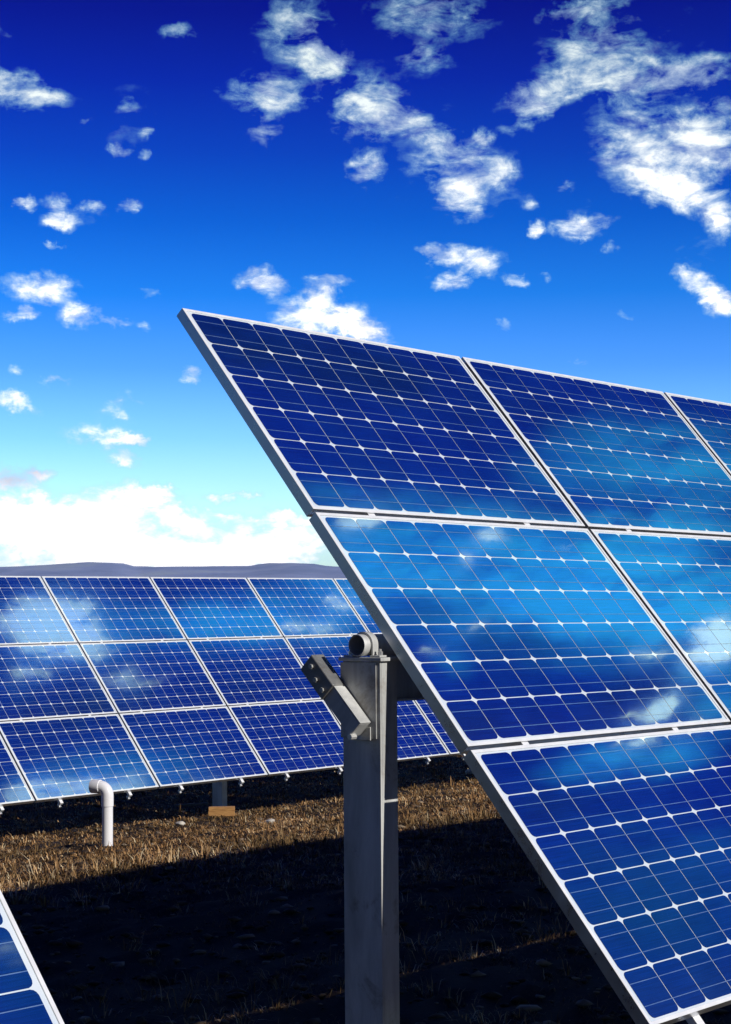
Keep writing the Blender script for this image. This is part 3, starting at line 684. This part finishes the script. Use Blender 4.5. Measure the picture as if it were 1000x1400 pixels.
sa2 = N(nt, 'ShaderNodeSeparateXYZ'); L(nt, AE2, sa2.inputs[0]); az2 = N(nt, 'ShaderNodeMath', operation='ABSOLUTE'); L(nt, sa2.outputs[0], az2.inputs[0])
m2 = mrange(nt, az2.outputs[0], .22, .32, 0, 1, True)
mm = N(nt, 'ShaderNodeMath', operation='MULTIPLY'); L(nt, m1, mm.inputs[0]); L(nt, m2, mm.inputs[1])
fc = mrange(nt, far_n, .56, .80, 0, .8, True)
mo = N(nt, 'ShaderNodeMath', operation='MULTIPLY_ADD'); L(nt, fc, mo.inputs[0]); L(nt, mm.outputs[0], mo.inputs[1]); L(nt, acc, mo.inputs[2])
def density(cover, fb, amp=5.2):      # fractal noise eats into the soft cover from its rim inwards
    k = mrange(nt, cover, 0, .5, 0, 1.0)
    q = N(nt, 'ShaderNodeMath', operation='SUBTRACT'); L(nt, fb, q.inputs[0]); q.inputs[1].default_value = .5
    q2 = N(nt, 'ShaderNodeMath', operation='MULTIPLY'); L(nt, q.outputs[0], q2.inputs[0]); L(nt, k, q2.inputs[1])
    q3 = N(nt, 'ShaderNodeMath', operation='MULTIPLY_ADD'); L(nt, q2.outputs[0], q3.inputs[0]); q3.inputs[1].default_value = amp; L(nt, cover, q3.inputs[2]); return q3
den = density(mo.outputs[0], fm.outputs[0])
# the mirrored part: noise drawn out along the rows
sv2 = N(nt, 'ShaderNodeMapping'); sv2.inputs['Scale'].default_value = (F / 150, F / 34, 1); sv2.inputs['Rotation'].default_value = (0, 0, rad(-6)); L(nt, AE2W, sv2.inputs[0])
st = noise(nt, sv2.outputs[0], 1.5, 8, .62, .8)
denr = density(accr, st, 6.5)
alphar = mrange(nt, denr.outputs[0], .25, 1.05, 0, .95, True)
alpha = mrange(nt, den.outputs[0], .16, 1.5, 0, 1)
el01 = mrange(nt, EL, 0, rad(40), 0, 1)
def e(deg): return deg / 40
tint3 = [(0, (2.0, 2.5, 3.0)), (e(3.1), (1.4, 2.12, 2.7)), (e(5.5), (.66, 1.36, 2.35)), (e(7.7), (.27, .84, 2.1)), (e(10), (.04, .56, 1.70)), (e(12.3), (.003, .33, 1.36)), (e(14.4), (.001, .165, 1.12)), (e(16.6), (.0003, .064, .92)), (e(18.7), (.0003, .018, .66)), (e(26), (.001, .04, .68)), (1, (.002, .085, .86))]
tn = ramp(nt, el01, [(p_, tuple(v / 3 for v in c_)) for p_, c_ in tint3])
t3 = N(nt, 'ShaderNodeVectorMath', operation='SCALE'); L(nt, tn, t3.inputs[0]); t3.inputs['Scale'].default_value = 3.0
dv = N(nt, 'ShaderNodeVectorMath', operation='DOT_PRODUCT'); L(nt, D, dv.inputs[0]); dv.inputs[1].default_value = (.10, .97, .22)
dk = N(nt, 'ShaderNodeVectorMath', operation='SCALE'); L(nt, t3.outputs[0], dk.inputs[0]); L(nt, mrange(nt, dv.outputs['Value'], -.6, .7, .08, 1, True), dk.inputs['Scale'])
base = mix(nt, 1.0, sky.outputs[0], dk.outputs[0], 'MULTIPLY')
# thin bright veils (cirrus) high in the north-east, what the panels mirror
VE = [(560, 770, 200, 66, 2, 1.0), (880, 790, 200, 84, 2, 1.0), (760, 845, 230, 66, 6, .8), (900, 650, 190, 80, 6, .55), (560, 690, 200, 24, 6, .5), (620, 905, 34, 26, 30, .45), (300, 822, 110, 44, 0, .95), (120, 830, 90, 40, 0, .45), (430, 830, 60, 40, 0, .5), (110, 1040, 140, 50, -8, .60), (980, 950, 60, 60, 0, .5), (860, 1040, 120, 30, -8, .75), (900, 1200, 240, 110, 0, .16)]
va = blob_sum(AE2W, VE)
vn = noise(nt, sv2.outputs[0], .9, 8, .62, .6)
vm = N(nt, 'ShaderNodeMath', operation='MULTIPLY'); L(nt, va, vm.inputs[0]); L(nt, mrange(nt, vn, .34, .60, .15, 1.25), vm.inputs[1])
val = mrange(nt, vm.outputs[0], .05, 1.0, 0, 1)
s10 = lambda c_: tuple(10 * v for v in c_)
base = mix(nt, val, base, s10((.06, .98, 1.15)))
VT = [(880, 1215, 200, 80, -6, .5), (900, 1330, 220, 110, 10, .6), (60, 1300, 120, 120, 0, 1.0), (120, 1035, 160, 50, -8, .45)]
vt_ = blob_sum(AE2W, VT)
VD = [(420, 485, 150, 34, 10, 1.5), (560, 525, 110, 30, 12, 1.4), (650, 565, 30, 30, 10, .8), (280, 450, 60, 30, 30, .7), (730, 560, 60, 26, 10, .35), (720, 885, 110, 18, 4, 1.0), (600, 840, 60, 14, 0, .5), (860, 950, 100, 16, -6, .8), (950, 885, 60, 8, 0, .8), (640, 990, 80, 26, -6, .6), (100, 930, 120, 30, -4, .8), (290, 920, 60, 26, 0, .6), (760, 1100, 120, 22, -10, .7)]
vd_ = blob_sum(AE2W, VD)
base = mix(nt, mrange(nt, vt_, 0, 1.1, 0, .9), base, s10((.004, .12, .14)))
vdm = N(nt, 'ShaderNodeMath', operation='MULTIPLY'); L(nt, vd_, vdm.inputs[0]); L(nt, mrange(nt, vn, .40, .56, .4, 1.1), vdm.inputs[1])
base = mix(nt, mrange(nt, vdm.outputs[0], 0, 1, 0, .85), base, s10((.0005, .003, .035)))
shv = N(nt, 'ShaderNodeVectorMath', operation='ADD'); L(nt, sv.outputs[0], shv.inputs[0]); shv.inputs[1].default_value = (.07, .16, 0)
fsh = noise(nt, shv.outputs[0], 1.7, 5, .60, .5)
dsh = N(nt, 'ShaderNodeMath', operation='SUBTRACT'); L(nt, f1, dsh.inputs[0]); L(nt, fsh, dsh.inputs[1])
hi_ = mrange(nt, EL, rad(9), rad(17), 0, 1)
cc = mix(nt, mrange(nt, den.outputs[0], .2, 1.6, 0, 1, True), mix(nt, hi_, s10((.46, .80, .98)), s10((.20, .58, .80))), mix(nt, hi_, s10((1.45, 1.42, 1.42)), s10((.86, .96, .96))))
lowm = mrange(nt, EL, rad(3.2), rad(6), 0, 1)
shm = N(nt, 'ShaderNodeMath', operation='MULTIPLY'); L(nt, mrange(nt, dsh.outputs[0], .02, -.10, 0, .55), shm.inputs[0]); L(nt, lowm, shm.inputs[1])
cc = mix(nt, shm.outputs[0], cc, s10((.42, .55, .80)))
mv = blob_sum(warp(AE, 30 / F), [(18, 652, 52, 17, 0, 1.0), (60, 640, 30, 8, 0, .5)])
cc = mix(nt, mrange(nt, mv, 0, 1, 0, .75), cc, s10((.50, .47, .62)))
fin = mix(nt, alpha, base, cc)
fin = mix(nt, alphar, fin, s10((2.0, 2.7, 1.7)))
L(nt, fin, bg.inputs[0]); bg.inputs[1].default_value = .1
w.cycles.sampling_method = 'NONE'

# ---------------------------------------------------------------- air
HZ = True
if HZ:
    m = bpy.data.materials.new('haze'); m.use_nodes = True; mt = m.node_tree; mt.nodes.clear()
    o_ = mt.nodes.new('ShaderNodeOutputMaterial'); v_ = mt.nodes.new('ShaderNodeVolumePrincipled'); v_.inputs['Color'].default_value = (.38, .60, 1, 1); v_.inputs['Density'].default_value = 6e-5; mt.links.new(v_.outputs[0], o_.inputs['Volume'])
    hb = MB().box(-6300, 6300, -6300, 6400, -14, 135).build('haze', m); set_props(hb, 'pale bluish haze over the land', 'haze', None, 'stuff')
# ---------------------------------------------------------------- sun, camera, view
sl = bpy.data.lights.new('sun', 'SUN'); sl.energy = 4.2; sl.angle = rad(.5); sl.color = (1, .95, .87)
so = bpy.data.objects.new('sun', sl); col.objects.link(so); so.rotation_euler = Vector(SUN).to_track_quat('Z', 'Y').to_euler()
so.location = (0, 0, 30)
cd = bpy.data.cameras.new('camera'); co = bpy.data.objects.new('camera', cd); col.objects.link(co); sc.camera = co
cd.sensor_fit = 'HORIZONTAL'; cd.sensor_width = 24; cd.lens = F / 1000 * 24; cd.clip_start = .05; cd.clip_end = 30000
Mc = Matrix([[W[i, 0], -W[i, 1], -W[i, 2]] for i in range(3)]).to_4x4()
co.matrix_world = Mc
vs = sc.view_settings; vs.view_transform = 'Standard'; vs.look = 'None'; vs.exposure = 0; vs.gamma = 1; vs.use_curve_mapping = False
sc.render.engine = 'CYCLES'; sc.cycles.use_denoising = True; sc.cycles.max_bounces = 6
